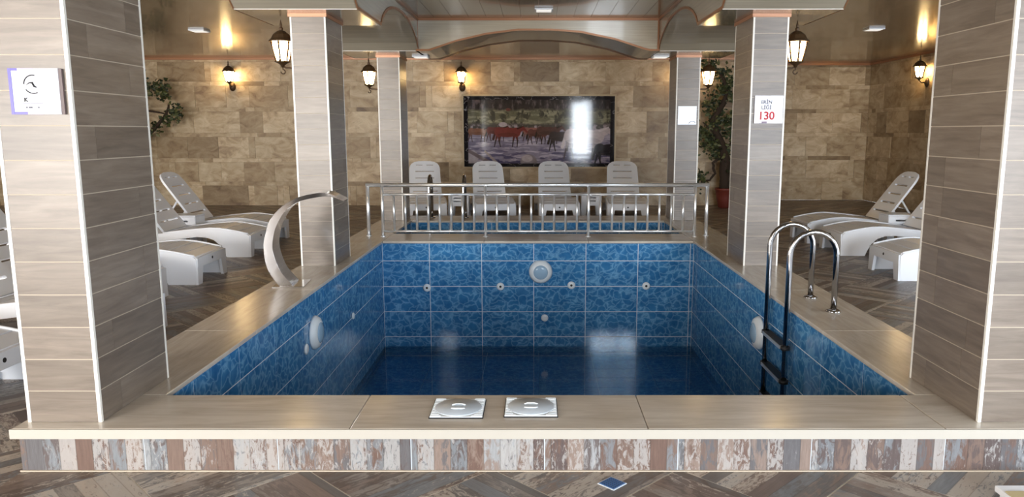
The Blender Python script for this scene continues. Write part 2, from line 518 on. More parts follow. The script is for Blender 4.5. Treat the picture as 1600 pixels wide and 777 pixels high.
travertine(wr, (XS, YB2 + .014, 0), (1, 0, 0), (0, 0, 1), XR - XS, 8)
(ya_, yb_, za_, zb_) = SIDE_FILL[1][:4]
wri = wall('wall_right', [(XR + .012, XR + .25, YF, ya_, 0, ZC), (XR + .012, XR + .25, yb_, YB2 + .012, 0, ZC), (XR + .012, XR + .25, ya_, yb_, 0, za_), (XR + .012, XR + .25, ya_, yb_, zb_, ZC)], M['grout_dark'], 'right wall clad in travertine tiles')
travertine(wri, (XR + .014, YB2, 0), (0, -1, 0), (0, 0, 1), 7.0, 9)
MB().box(XR, XR + .012, yb_, YB2 - 7.02, 0, ZC).build('near_tile', M['travertine'], wri)
(ya_, yb_, za_, zb_) = SIDE_FILL[0][:4]
wle = wall('wall_left', [(XL - .25, XL, YF, ya_, 0, ZC), (XL - .25, XL, yb_, YB + .012, 0, ZC), (XL - .25, XL, ya_, yb_, 0, za_), (XL - .25, XL, ya_, yb_, zb_, ZC)], M['travertine'])
# front wall (behind the camera) with glazed openings
mb = MB(); xs = XL - .25
for (x0, x1, z0, z1, w, c) in WIN:
    mb.box(xs, x0, YF - .2, YF, 0, ZP + .2); mb.box(x0, x1, YF - .2, YF, 0, z0); mb.box(x0, x1, YF - .2, YF, z1, ZP + .2); xs = x1
mb.box(xs, XR + .25, YF - .2, YF, 0, ZP + .2)
tag(mb.build('wall_front', M['wall_plain']), kind='structure')
for i, (x0, x1, z0, z1, w, c) in enumerate(WIN):
    mb = MB(); y0, y1 = YF - .12, YF - .06
    for a, b in ((x0, x0 + .06), (x1 - .06, x1), ((x0 + x1) / 2 - .03, (x0 + x1) / 2 + .03)): mb.box(a, b, y0, y1, z0, z1)
    mb.box(x0, x1, y0, y1, z0, z0 + .06); mb.box(x0, x1, y0, y1, z1 - .06, z1)
    tag(mb.build('window_%d' % (i + 1), M['frame_win']), kind='structure')

for i, (a_, b_, c_, d_, w_, q_, sd) in enumerate(SIDE_FILL):
    xx = XL - .12 if sd < 0 else XR + .08
    mb = MB()
    for k in range(4):
        y = a_ + (b_ - a_ - .06) * k / 3; mb.box(xx, xx + .04, y, y + .06, c_, d_)
    mb.box(xx, xx + .04, a_, b_, c_, c_ + .06); mb.box(xx, xx + .04, a_, b_, d_ - .06, d_)
    tag(mb.build('added_door_%d' % (i + 1), M['frame_win']), kind='structure')  # frame of a side opening added for its light

# ceiling: substrate + boards + beams
ZS = 2.48
BX0, BX1 = -2.60, -1.54        # left beam
CX0, CX1 = 1.60, 2.64          # right beam
ce = MB()
ce.box(XL - .25, BX0 + .02, YF, YB2 + .25, ZC + .012, ZC + .2); ce.box(CX1 - .02, XR + .25, YF, YB2 + .25, ZC + .012, ZC + .2)
ce.box(BX0, CX1, 11.07, YB2 + .25, ZC + .012, ZC + .2)
ce.box(BX0, CX1, YF, 11.12, ZP + .012, ZP + .2)
ceiling = tag(ce.build('ceiling', M['copper']), 'glossy brown ceiling of long plastic boards', kind='structure')
def boards(x0, x1, y0, y1, z, pitch, along):
    a = (y0 if along == 'x' else x0); e = (y1 if along == 'x' else x1)
    k = max(1, round((e - a) / pitch)); p = (e - a) / k
    for i in range(k):
        if along == 'x': piece('ceiling_board', x1 - x0, p - .003, .01, M['pvc'], ceiling, (x0, a + i * p + p, z + .01), (1, 0, 0), (0, -1, 0))
        else: piece('ceiling_board', y1 - y0, p - .003, .01, M['pvc'], ceiling, (a + i * p, y0, z + .01), (0, 1, 0), (1, 0, 0))
boards(XL, BX0, 2.0, YB, ZC, .25, 'x')
boards(CX1, XR, 2.0, YB2, ZC, .25, 'x')
boards(BX0, CX1, 11.12, YB, ZC, .25, 'x')
boards(BX1, CX0, 2.0, 10.12, ZP, .225, 'y')
mb = MB(); mb.box(XL, BX0, YF, 2.0, ZC, ZC + .01); mb.box(CX1, XR, YF, 2.0, ZC, ZC + .01); mb.box(BX0, CX1, YF, 2.0, ZP, ZP + .01)
mb.box(XS, CX1, YB, YB2, ZC, ZC + .01)
mb.build('near_board', M['pvc'], ceiling)

def arch(y0, y1, rise, n=22, z=ZS):
    out = []
    for i in range(n + 1):
        t = i / n; u = 2 * t - 1
        out.append((y0 + (y1 - y0) * t, z + rise * (1 - abs(u) ** 2.3) ** .72))
    return out
prof = [(2.0, 2.78)] + [(2.0 + .0, 2.78)][:0] + arch(2.2, 3.0, .0, 2)[-1:] + [(3.95, ZS)] + arch(3.95, 6.72, .30)[1:] + [(7.71, ZS)] + arch(7.71, 10.12, .295)[1:] + [(11.09, ZS)]
prof[0] = (2.0, ZS)
topl = [(p[0], ZP + .012) for p in prof]
def moulding(pl, x, name='moulding', w=.028, parent=None):
    """thin copper strip that follows a profile on the beam side"""
    low = pl; up = []
    for i, p in enumerate(pl):
        a = Vector(pl[max(i - 1, 0)]); b = Vector(pl[min(i + 1, len(pl) - 1)]); t = (b - a).normalized()
        nn = Vector((-t[1], t[0])); nn = nn if nn[1] >= 0 else -nn
        up.append((p[0] + nn[0] * w, p[1] + nn[1] * w))
    return MB().strip(up, low, x - .008, x + .008, lambda a, b, o: (o, a, b)).build(name, M['copper'], parent)
for nm, x0, x1 in (('left', BX0, BX1), ('right', CX0, CX1)):
    bm_ = MB().strip(topl, prof, x0, x1, lambda a, b, o: (o, a, b)).build('ceiling_beam', M['pvc_grey'], ceiling)
    xi = x1 if nm == 'left' else x0; xo = x0 if nm == 'left' else x1
    moulding([p for p in prof if p[0] <= 10.16], xi, parent=ceiling)
    moulding(prof, xo, parent=ceiling)
    # copper line at the top of the inner side
    d = .012 if nm == 'left' else -.012
    MB().box(min(xi, xi + d), max(xi, xi + d), 2.0, 10.12, ZP - .035, ZP).build('moulding', M['copper'], ceiling)
    for yy in (6.72, 10.12):     # pale fascia on the front face of each pier block: thin edge line
        MB().box(x0, x1, yy - .006, yy, ZS, ZS + .012).build('edge_strip', M['white_metal'], ceiling)
# cross beam with a segmented arch
seg = [(-1.57, ZS), (-1.40, ZS), (-1.05, 2.595), (-.66, 2.685), (-.24, 2.738), (.19, 2.738), (.58, 2.71), (1.02, 2.62), (1.40, 2.50), (1.48, ZS), (1.61, ZS)]
tops = [(p[0], ZP + .012) for p in seg]
MB().strip(tops, seg, 10.125, 11.09, lambda a, b, o: (a, o, b)).build('cross_beam', M['pvc_grey'], ceiling)
MB().strip(tops, seg, 10.11, 10.124, lambda a, b, o: (a, o, b)).build('fascia', M['pvc_light'], ceiling)
up = [(p[0], p[1] + .025) for p in seg]
MB().strip(up, seg, 10.095, 10.109, lambda a, b, o: (a, o, b)).build('moulding', M['copper'], ceiling)
MB().strip([(p[0], p[1] + .01) for p in seg], seg, 11.091, 11.292, lambda a, b, o: (a, o, b)).build('moulding', M['copper'], ceiling)
MB().box(-1.56, 1.60, 10.095, 10.109, ZP - .035, ZP - .001).build('moulding', M['copper'], ceiling)
for xx in (-1.558, 1.575): MB().box(xx, xx + .022, 10.09, 10.109, ZS, ZP - .036).build('moulding', M['copper'], ceiling)
# mouldings along the wall tops
mb = MB(); mb.box(XL, XS, YB - .045, YB - .006, ZC - .045, ZC - .001); mb.box(XS + .01, XR, YB2 - .045, YB2 - .006, ZC - .045, ZC - .001)
tag(mb.build('trim_1', M['copper']), kind='structure')
tag(MB().box(XR - .045, XR - .006, 2.0, YB2 - .05, ZC - .045, ZC - .001).build('trim_2', M['copper']), kind='structure')

# ------------------------------------------------------------------ pool platform
pool = thing('swimming_pool', 'large sunken pool lined with blue rippled tiles, nearly empty, behind the striped front riser', 'pool')
plunge = thing('plunge_pool', 'small shallow pool full of water behind the steel railing', 'pool')
X0, X1, Y0, Y1 = -1.77, 1.81, 3.44, 8.555
Y2, Y3 = 9.20, 10.57
ZB = -1.28; ZW = -1.045
cb = MB(); zt = .172
cb.box(PX0 + .003, X0 - .0025, PY0 + .003, PY1 - .01, ZB, zt); cb.box(X1 + .0025, PX1 - .003, PY0 + .003, PY1 - .01, ZB, zt)
cb.box(X0 - .0025, X1 + .0025, PY0 + .003, Y0 - .0025, ZB, zt)
cb.box(X0 - .0025, X1 + .0025, Y0 - .0025, Y1 + .0025, ZB - .1, ZB)
cb.box(X0 - .0025, X1 + .0025, Y1 + .0025, Y2 - .0025, ZB, zt)
cb.build('shell', M['grout_white'], pool)
cb = MB(); cb.box(X0 - .0025, X1 + .0025, Y3 + .0025, PY1 - .01, -.7, zt); cb.box(X0 - .0025, X1 + .0025, Y2 - .0025, Y3 + .0025, -.7, -.6)
cb.build('shell', M['grout_white'], plunge)
def pool_wall(parent, origin, ux, length, zt, zb, off, start=.6, rows=None):
    """tiles .6 x .3, first row cut; origin at top left"""
    z = zt; first = True
    ux = Vector(ux)
    while z > zb + .01:
        h = .205 if first else .30
        if z - h < zb: h = z - zb
        first = False
        x = 0.0; w = start
        while x < length - .01:
            if x + w > length - .03: w = length - x
            piece('tile', w - .008, h - .008, .010, M['pool_tile'], parent, Vector(origin) + ux * (x + .004) + Vector((0, 0, z - h + .004)), ux, (0, 0, 1))
            x += w; w = .6
        z -= h
pool_wall(pool, (X0, Y1 + .010, 0), (1, 0, 0), X1 - X0, .175, ZB, 0, .54)
pool_wall(pool, (X0 - .010, Y0, 0), (0, 1, 0), Y1 - Y0, .175, ZB, 0, .30)
pool_wall(pool, (X1 + .010, Y1, 0), (0, -1, 0), Y1 - Y0, .175, ZB, 0, .33)
pool_wall(pool, (X1, Y0 - .010, 0), (-1, 0, 0), X1 - X0, .175, ZB, 0, .6)
mb = MB()
yy = Y0
while yy < Y1 - .01:
    xx = X0
    while xx < X1 - .01:
        mb.box(xx + .003, min(xx + .6, X1) - .003, yy + .003, min(yy + .3, Y1) - .003, ZB, ZB + .01); xx += .6
    yy += .3
o = mb.build('bottom_tile', M['pool_tile'], pool); o['kind'] = 'stuff'
MB().box(X0, X1, Y0, Y1, ZB + .011, ZW).build('water', M['water'], pool)
pool_wall(plunge, (X0, Y3 + .010, 0), (1, 0, 0), X1 - X0, .175, -.6, 0, .54)
pool_wall(plunge, (X0 - .010, Y2, 0), (0, 1, 0), Y3 - Y2, .175, -.6, 0, .4)
pool_wall(plunge, (X1 + .010, Y3, 0), (0, -1, 0), Y3 - Y2, .175, -.6, 0, .4)
MB().box(X0, X1, Y2, Y3, -.595, -.02).build('water', M['water'], plunge)
# coping slabs
def slab(x0, x1, y0, y1, parent, along):
    mb = MB()
    if along == 'x': mb.poly([(x0 + .0012, y0), (x1 - .0012, y0), (x1 - .0012, y1), (x0 + .0012, y1)], .176, .2)
    else: mb.poly([(x0, y0 + .0012), (x1, y0 + .0012), (x1, y1 - .0012), (x0, y1 - .0012)], .176, .2, lambda p: (p[1], p[0]))
    o = mb.build('coping_slab', M['coping'], parent, bevel=.004)
    return o
xa = [PX0 - .015, -.79, .473, 1.73, PX1 + .015]
for a, b in zip(xa, xa[1:]): slab(a, b, PY0 - .02, Y0 + .004, pool, 'x')
ya = [Y0 + .0055, 4.62, 5.86, 7.08, 8.32, 9.5, 10.4, PY1 + .01]
for a, b in zip(ya, ya[1:]):
    slab(PX0 - .015, X0 + .004, a, b, pool, 'y'); slab(X1 - .004, PX1 + .015, a, b, pool, 'y')
for a, b in zip([X0 + .0055, -.6, .6, X1 - .0055], [-.6, .6, X1 - .0055]):
    slab(a, b, Y1 - .004, Y2 + .004, pool, 'x'); slab(a, b, Y3 - .004, PY1 + .01, plunge, 'x')
# bright polished front edge of the coping
MB().box(PX0 - .017, PX1 + .017, PY0 - .030, PY0 - .021, .158, .199).build('coping_edge', M['coping_edge'], pool)
# riser tiles, boards printed upright
x = PX0
for w in [.57 * .93] + [.57] * 8:
    w = min(w, PX1 - x)
    if w < .03: break
    piece('riser_tile', .152, w - .005, .012, M['riser_tile'], pool, (x + .0025, PY0 + .012, .004 + 0), (0, 0, 1), (1, 0, 0)) if 0 else None
    mb = MB(); mb.v = [(x + .0025, PY0, .004), (x + w - .0025, PY0, .004), (x + w - .0025, PY0, .156), (x + .0025, PY0, .156),
                       (x + .0025, PY0 + .018, .004), (x + w - .0025, PY0 + .018, .004), (x + w - .0025, PY0 + .018, .156), (x + .0025, PY0 + .018, .156)]
    U = lambda i: (mb.v[i][2] , mb.v[i][0] - x)
    for q in ((0, 1, 2, 3), (5, 4, 7, 6), (3, 2, 6, 7), (4, 5, 1, 0), (1, 5, 6, 2), (4, 0, 3, 7)): mb.face(q, [U(i) for i in q])
    mb.build('riser_tile', M['riser_tile'], pool)
    x += w
mb = MB(); mb.box(PX0 - .001, PX0 + .018, PY0 + .03, PY1, .002, .157); mb.box(PX1 - .018, PX1 + .001, PY0 + .03, PY1, .002, .157)
mb.build('side_riser', M['riser_tile'], pool)
MB().box(PX0 - .004, PX1 + .004, PY0 - .008, PY0 - .001, 0.001, .006).build('grout_line', M['grout_tan'], pool)

# ------------------------------------------------------------------ pillars
def pillar(x0, x1, y0, y1, label, seed, z1=2.48):
    t = thing('pillar', label, 'pillar', ((x0 + x1) / 2, (y0 + y1) / 2, .2), 0, 'pillars around the pool')
    ox, oy = (x0 + x1) / 2, (y0 + y1) / 2
    a, b, c, d = x0 - ox, x1 - ox, y0 - oy, y1 - oy; H = z1 - .2
    e = .010
    gr = .0028
    MB().box(a + gr, b - gr, c + gr, d - gr, 0.001, H).build('core', M['grout_tan'], t)
    rg = random.Random(seed)
    sides = [((a, c + e, 0), (1, 0, 0), b - a), ((b - e, c, 0), (0, 1, 0), d - c), ((b, d - e, 0), (-1, 0, 0), b - a), ((a + e, d, 0), (0, -1, 0), d - c)]
    hs = .1405
    for si, (o, ux, L) in enumerate(sides):
        k = 0; z = 0.002
        while z < H - .01:
            h = min(hs, H - z)
            if L < .45: cuts = [0, L]
            else: cuts = [0, L * rg.choice([.24, .28, .72, .76]), L] if k % 2 == 0 or rg.random() < .45 else [0, L]
            for p, q in zip(cuts, cuts[1:]):
                m_ = .007
                pp = p + (m_ if p == 0 else .0012); qq = q - (m_ if q == L else .0012)
                piece('tile', qq - pp, h - .0045, .010, M['plank'], t, Vector(o) + Vector(ux) * pp + Vector((0, 0, z)), ux, (0, 0, 1))
            z += h; k += 1
    w = .013
    for (sx, sy) in ((a, c), (b, c), (b, d), (a, d)):
        qx = -1 if sx > 0 else 1; qy = -1 if sy > 0 else 1
        mb = MB(); f = .0015
        xs_ = sorted((sx - qx * f, sx + qx * w)); ys_ = sorted((sy - qy * f, sy + qy * w))
        mb.box(xs_[0], xs_[1], *sorted((sy - qy * f, sy + qy * .006)), 0.001, H)
        mb.box(*sorted((sx - qx * f, sx + qx * .006)), *sorted((sy + qy * .006, sy + qy * w)), 0.001, H)
        mb.build('corner_trim', M['white_metal'], t)
    mb = MB(); u_ = .014
    mb.box(a - u_, b + u_, c - u_, c - .003, H - .032, H - .001); mb.box(a - u_, b + u_, d + .003, d + u_, H - .032, H - .001)
    mb.box(a - u_, a - .003, c - .003, d + .003, H - .032, H - .001); mb.box(b + .003, b + u_, c - .003, d + .003, H - .032, H - .001)
    mb.build('top_band', M['copper_light'], t)
    return t
pillar(-2.190, -1.875, 3.10, 3.70, 'near left pillar with pale wood-look tiles, square sign on its front', 1)
pillar(1.905, 2.235, 3.10, 3.70, 'near right pillar cut off by the picture edge', 2)
pillar(-2.190, -1.875, 6.93, 7.50, 'middle left pillar behind the steel waterfall spout', 3)
pillar(1.935, 2.250, 6.94, 7.55, 'middle right pillar behind the pool ladder, carrying the red number sign', 4)
pillar(-2.190, -1.885, 10.63, 11.20, 'far left pillar behind the end of the railing', 5)
pillar(1.935, 2.260, 10.63, 11.20, 'far right pillar with a small blank white sign', 6)

# ------------------------------------------------------------------ railing
RY = 8.95
t = thing('railing', 'polished steel railing between the two pools', 'railing', (0, RY, .2))
MB().tube([(-2.015, .05, .0), (-2.015, .05, .603)], .022, 12).build('post', M['steel_dull'], t)
MB().tube([(2.04, .05, .0), (2.04, .05, .603)], .022, 12).build('post', M['steel_dull'], t)
MB().tube([(-2.035, .05, .612), (2.06, .05, .612)], .025, 14).build('handrail', M['steel_dull'], t)
px = [-1.83, -.605, .620, 1.885]
for x in px:
    MB().tube([(x, -.02, 0), (x, -.02, .585), (x, .05, .598)], .0185, 10).build('post', M['steel_dull'], t)
    MB().lathe([(.032, 0), (.032, .006), (.018, .012)], 14, Matrix.Translation((x, -.02, 0))).build('flange', M['steel_dull'], t)
for x in (-2.015, 2.04): MB().lathe([(.036, 0), (.036, .006), (.02, .012)], 14, Matrix.Translation((x, .05, 0))).build('flange', M['steel_dull'], t)
bal = None
for a, b in zip(px, px[1:]):
    MB().tube([(a, -.02, .505), (b, -.02, .505)], .015, 10).build('rail', M['steel_dull'], t)
    MB().tube([(a, -.02, .065), (b, -.02, .065)], .015, 10).build('rail', M['steel_dull'], t)
    for i in range(8):
        x = a + (b - a) * (i + 1) / 9
        if bal is None: bal = MB().tube([(0, -.02, .065), (0, -.02, .505)], .0145, 10).mesh('baluster', M['steel_dull'])
        link('baluster', bal, t, Matrix.Translation((x, 0, 0)))

# ------------------------------------------------------------------ waterfall spout
t = thing('waterfall_spout', 'curved polished steel waterfall spout on the left coping', 'fountain', (-2.03, 6.1, .2), R(6))
outer = [(-2.075, 0.0), (-2.105, .02), (-2.18, .161), (-2.196, .329), (-2.172, .443), (-2.134, .543), (-2.041, .644), (-1.925, .713), (-1.786, .748), (-1.674, .750), (-1.55, .690)]
inner = [(-1.985, 0.0), (-1.995, .02), (-2.078, .130), (-2.125, .285), (-2.118, .395), (-2.083, .505), (-2.005, .622), (-1.908, .684), (-1.775, .716), (-1.663, .722), (-1.556, .684)]
def smooth2(pl, k=5):
    out = []
    n_ = len(pl)
    for i in range(n_ - 1):
        p0, p1, p2, p3 = (Vector(pl[max(i - 1, 0)]), Vector(pl[i]), Vector(pl[i + 1]), Vector(pl[min(i + 2, n_ - 1)]))
        for j in range(k):
            u = j / k
            out.append(tuple(.5 * ((2 * p1) + (-p0 + p2) * u + (2 * p0 - 5 * p1 + 4 * p2 - p3) * u * u + (-p0 + 3 * p1 - 3 * p2 + p3) * u ** 3)))
    out.append(tuple(pl[-1])); return out
so_, si_ = smooth2(outer), smooth2(inner)
MB().strip(so_, si_, -.12, .12, lambda a, b, o: (a + 2.03, o, b + .004)).build('blade', M['steel'], t, bevel=.003)
MB().box(-.11, .14, -.15, .15, 0, .006).build('base_plate', M['steel'], t)

# ------------------------------------------------------------------ ladders
def ladder(name, label, y0, y1, xb, xt, zt, zb, steps, rot=0):
    """rails at local y 0 and w; deck side at +x, pool side at -x"""
    w = y1 - y0
    t = thing(name, label, 'ladder')
    rad = (xb - xt) / 2; cx = (xb + xt) / 2
    for yy in (0, w):
        pts = [(xb, yy, 0), (xb, yy, zt - rad)]
        for i in range(1, 12):
            a = math.pi * i / 12; pts.append((cx + rad * math.cos(a), yy, zt - rad + rad * math.sin(a)))
        pts += [(xt, yy, zt - rad), (xt, yy, zt - rad - .2), (xt, yy, zb)]
        MB().tube(pts, .0205, 14).build('rail', M['steel'], t)
        MB().lathe([(.052, 0), (.052, .008), (.026, .02)], 18, Matrix.Translation((xb, yy, 0))).build('flange', M['steel'], t)
    for z in steps:
        st = MB().box(xt - .035, xt + .035, .022, w - .022, z - .012, z + .012).build('step', M['steel_dull'], t)
        MB().box(xt - .03, xt + .03, .03, w - .03, z + .0125, z + .016).build('tread', M['dark'], st)
        for yy in (0, w): MB().lathe([(.033, -.012), (.033, .012)], 12, Matrix.Translation((xt, yy, z))).build('clamp', M['dark'], st)
    return t
t = ladder('pool_ladder', 'tall polished steel ladder with dark step clamps on the right side of the large pool', 5.13, 5.58, 2.072, 1.75, .56, -.98, [-.265, -.51, -.75])
t.location = (0, 5.13, .2)
t = ladder('plunge_pool_ladder', 'short steel ladder loops at the back of the small pool, before the left loungers', 0, .487, .0, -.30, .62, -.50, [-.36])
t.location = (-1.03, 10.93, .2); t.rotation_euler = (0, 0, R(90))

# ------------------------------------------------------------------ pool fittings
def pool_light(loc, ndir, label):
    t = thing('pool_light', label, 'pool light', loc, 0, 'round pool lights')
    q = Vector((0, 0, 1)).rotation_difference(Vector(ndir)).to_matrix().to_4x4()
    MB().lathe([(.135, 0), (.135, .012), (.118, .04), (.085, .052)], 32, q).build('housing', M['plastic_pool'], t)
    MB().lathe([(.084, .050), (.078, .058), (.05, .064), (.001, .066)], 28, q).build('lens', M['lens'], t)
    for a in (45, 135, 225, 315):
        MB().lathe([(.006, .036), (.006, .042)], 8, q @ Matrix.Translation((.108 * math.cos(R(a)), .108 * math.sin(R(a)), 0))).build('screw', M['steel_dull'], t)
pool_light((.05, Y1 - .001, -.157), (0, -1, 0), 'round white pool light on the far wall of the large pool')
pool_light((X0 + .001, 5.83, -.14), (1, 0, 0), 'round white pool light on the left wall, seen edge-on')
pool_light((X1 - .001, 5.93, -.17), (-1, 0, 0), 'round white pool light on the right wall behind the ladder')
def inlet(loc, ndir, label, r=.045, hole=True, group=None):
    t = thing('water_inlet', label, 'water inlet', loc, 0, group)
    q = Vector((0, 0, 1)).rotation_difference(Vector(ndir)).to_matrix().to_4x4()
    MB().lathe([(r, 0), (r, .008), (r * .8, .014), (r * .35, .016)], 22, q).build('flange', M['plastic_pool'], t)
    if hole:
        MB().lathe([(r * .34, .012), (r * .30, .0175)], 12, q).build('nozzle', M['dark'], t)
inlet((-1.265, Y1 - .001, -.345), (0, -1, 0), 'white inlet with dark eye, leftmost on the far pool wall', group='water inlets')
inlet((-.415, Y1 - .001, -.33), (0, -1, 0), 'white inlet with dark eye just left of the far pool light', group='water inlets')
inlet((.405, Y1 - .001, -.315), (0, -1, 0), 'white inlet with dark eye just right of the far pool light', group='water inlets')
inlet((1.27, Y1 - .001, -.323), (0, -1, 0), 'white inlet with dark eye, rightmost on the far pool wall', group='water inlets')
inlet((.097, Y1 - .001, -.703), (0, -1, 0), 'plain white cap low on the far pool wall under the light', .042, False)
inlet((X0 + .001, 5.60, -.21), (1, 0, 0), 'small white cap beside the left wall pool light', .042, False)
inlet((X0 + .001, 7.08, -.315), (1, 0, 0), 'small white cap on the left wall near the far corner', .032, False)
def lid(x, y, label):
    t = thing('skimmer_lid', label, 'lid', (x, y, .2), 0, 'skimmer lids in the front coping')
    MB().box(-.1195, .1195, -.1155, .1155, .0005, .004).build('frame', M['dark'], t)
    MB().box(-.116, .116, -.112, .112, .0045, .009).build('cover', M['plastic_pool'], t, bevel=.002)
    MB().lathe([(.108, .0092), (.104, .0125), (.001, .0125)], 40).build('disc', plain('lid_disc', (.78, .82, .86), .35), t)
    for s in (-1, 1):
        MB().tube([(-.03, s * .02, .0135), (-.015, s * .028, .0155), (.015, s * .028, .0155), (.03, s * .02, .0135)], .003, 6).build('grip', M['plastic_pool'], t)
    mb = MB()
    for sx in (-1, 1):
        for k in range(12):
            yy = -.105 + .019 * k
            L = .014 + .035 * (abs(yy) / .11) ** 2
            mb.box(sx * .113 - (L if sx > 0 else 0), sx * .113 + (0 if sx > 0 else L), yy, yy + .005, .0092, .0112)
    rb = mb.build('rib', M['plastic_pool'], t); rb['kind'] = 'stuff'
lid(-.352, 3.255, 'white square skimmer lid in the front coping, left of the pair')
lid(-.024, 3.268, 'white square skimmer lid in the front coping, right of the pair')
# floor drain
t = thing('floor_drain', 'small blue square grate set diagonally in the floor before the pool', 'drain', (.314, 2.932, 0.0), R(45))
MB().box(-.043, .043, -.043, .043, .0005, .003).build('frame', M['grout_white'], t)
mb = MB().box(-.038, .038, -.038, .038, .003, .005)
mb.build('grate', M['grate'], t)
mb = MB()
for i in range(6):
    for j in range(6): mb.box(-.032 + .0117 * i, -.0275 + .0117 * i, -.032 + .0117 * j, -.0275 + .0117 * j, .0052, .0056)
mb.build('hole', M['dark'], t)

# ------------------------------------------------------------------ sun loungers
ztop = lambda x: 0.262 + .072 * math.sin(min(1, max(0, x / .48)) * math.pi / 2) - .060 * min(1, max(0, (x - .40) / .6)) ** 1.3
def make_lounger():
    t = thing('sun_lounger', 'x', 'sun lounger')
    # skirts
    xs_ = [0, .03, .08, .16, .25, .35, .45, .6, .75, .9, 1.05, 1.2, 1.35, 1.5, 1.66, 1.74]
    out = [(x, ztop(x) + (.0 if x > .02 else -.015)) for x in xs_]
    low = [(1.76, .20), (1.74, .0), (1.60, .0), (1.56, .10), (1.50, .155), (1.38, .17), (1.0, .175), (.8, .213), (.62, .236), (.5, .230), (.41, .20), (.345, .14), (.30, .06), (.275, .0), (.02, .0), (.0, .12)]
    outline = out + low
    for s in (-1, 1):
        m = Matrix.Translation((0, s * .325, 0)) @ Matrix.Rotation(R(90), 4, 'X')
        plate(outline, [], .022, 'side_skirt', M['plastic'], m, t)
    # leg flanges under the foot and head ends
    for s in (-1, 1):
        MB().strip([(s * .325, .22), (s * .20, .22)], [(s * .337, 0), (s * .245, 0)], -.012, .016, lambda a, b, o: (o, a, b)).build('leg', M['plastic'], t)
        MB().strip([(s * .325, .24), (s * .22, .24)], [(s * .335, 0), (s * .25, 0)], 1.735, 1.76, lambda a, b, o: (o, a, b)).build('leg', M['plastic'], t)
        MB().box(.25, .268, *sorted((s * .314, s * .26)), 0, .05).build('foot_rib', M['plastic'], t)
    MB().strip([(-.325, .255), (-.15, .262), (.15, .262), (.325, .255)], [(-.325, .17), (-.15, .165), (.15, .165), (.325, .17)], -.014, .016,
               lambda a, b, o: (o, a, b)).build('end_panel', M['plastic'], t)
    MB().lathe([(.014, -.0165), (.014, -.0140)], 12, Matrix.Translation((0, .0, .215)) @ Matrix.Rotation(R(90), 4, 'Y')).build('end_hole', M['dark'], t)
    MB().strip([(-.325, .255), (.325, .255)], [(-.325, .17), (.325, .17)], 1.735, 1.76, lambda a, b, o: (o, a, b)).build('end_panel', M['plastic'], t)
    # deck slats
    x = .012
    k = 0
    while x < .95:
        L = .125
        pts = [x + (L) * i / 4 for i in range(5)]
        tp = [(p, ztop(p) + .004) for p in pts]; bt = [(p, ztop(p) - .012) for p in pts]
        MB().strip(tp, bt, -.312, .312, lambda a, b, o: (a, o, b)).build('slat', M['plastic'], t)
        x += L + .016; k += 1
    tp = [(p, ztop(p) - .002) for p in (1.02, 1.4, 1.74)]
    MB().strip(tp, [(a, b - .012) for a, b in tp], -.312, .312, lambda a, b, o: (a, o, b)).build('head_deck', M['plastic'], t)
    # rim beads along the edges
    for s in (-1, 1):
        MB().tube([(p, s * .318, ztop(p) + .006) for p in [.02, .08, .16, .25, .35, .45, .6, .75, .9, 1.0]], .011, 6).build('rim', M['plastic'], t)
    # backrest, hinged at x = 1.28 and leaning back
    H = .77
    ow = [(-.29, 0), (.29, 0), (.272, H - .16), (.262, H - .11), (.235, H - .06), (.18, H - .02), (.10, H - .003), (0, H), (-.10, H - .003), (-.18, H - .02), (-.235, H - .06), (-.262, H - .11), (-.272, H - .16)]
    holes = [rrect(-.095, H - .085, .125, .022, .010), rrect(.095, H - .085, .125, .022, .010)]
    for hz, hw in ((H - .22, .34), (H - .36, .34), (H - .50, .40), (H - .64, .44)): holes.append(rrect(0, hz, hw, .026, .012))
    ang = R(54)
    m = Matrix.Translation((1.01, 0, ztop(1.01) + .012)) @ Matrix(((0, math.cos(ang), -math.sin(ang), 0), (1, 0, 0, 0), (0, math.sin(ang), math.cos(ang), 0), (0, 0, 0, 1)))
    plate(ow, holes, .026, 'backrest', M['plastic'], m, t)
    for s in (-1, 1):
        MB().tube([(1.01 + .36 * math.cos(ang), s * .23, .29 + .36 * math.sin(ang) - .01), (1.42, s * .23, .27)], .013, 6).build('prop', M['plastic'], t)
    return t
proto = make_lounger()
LG = 'white plastic sun loungers'
spots = [  # foot x, y, heading (direction from foot to head), label
    (-3.42, 9.98, 180, 'white sun lounger farthest back on the left, backrest against the wall tiles'),
    (-3.32, 8.97, 180, 'white sun lounger on the left whose curved seat ends beside the waterfall spout'),
    (-3.22, 7.36, 180, 'white sun lounger showing only its footend, just right of the near left pillar'),
    (-3.28, 6.22, 180, 'white sun lounger seen by its raised backrest at the left picture edge'),
    (-2.78, 5.17, 180, 'white sun lounger at the left picture edge, seat before the raised backrest'),
    (-2.90, 3.95, 180, 'white sun lounger footend low at the left picture edge, nearest the camera'),
    (3.54, 10.06, 0, 'white sun lounger farthest back on the right, backrest fully visible'),
    (3.58, 9.07, 0, 'white sun lounger on the right in the middle of three, behind the ladder'),
    (3.54, 7.56, 0, 'white sun lounger on the right cut by the near pillar, only footend seen'),
    (-1.80, 12.30, 99, 'white sun lounger before the back wall, leftmost of four, behind the small ladder'),
    (-.665, 12.30, 99, 'white sun lounger before the back wall, second from left under the picture corner'),
    (.38, 12.30, 93, 'white sun lounger before the back wall, third from left under the grey horse'),
    (1.50, 12.30, 88, 'white sun lounger before the back wall, rightmost of four')]
for i, (x, y, a, lb) in enumerate(spots):
    o = proto if i == 0 else copy_tree(proto)
    o.location = (x, y, 0); o.rotation_euler = (0, 0, R(a)); tag(o, lb, 'sun lounger', LG)

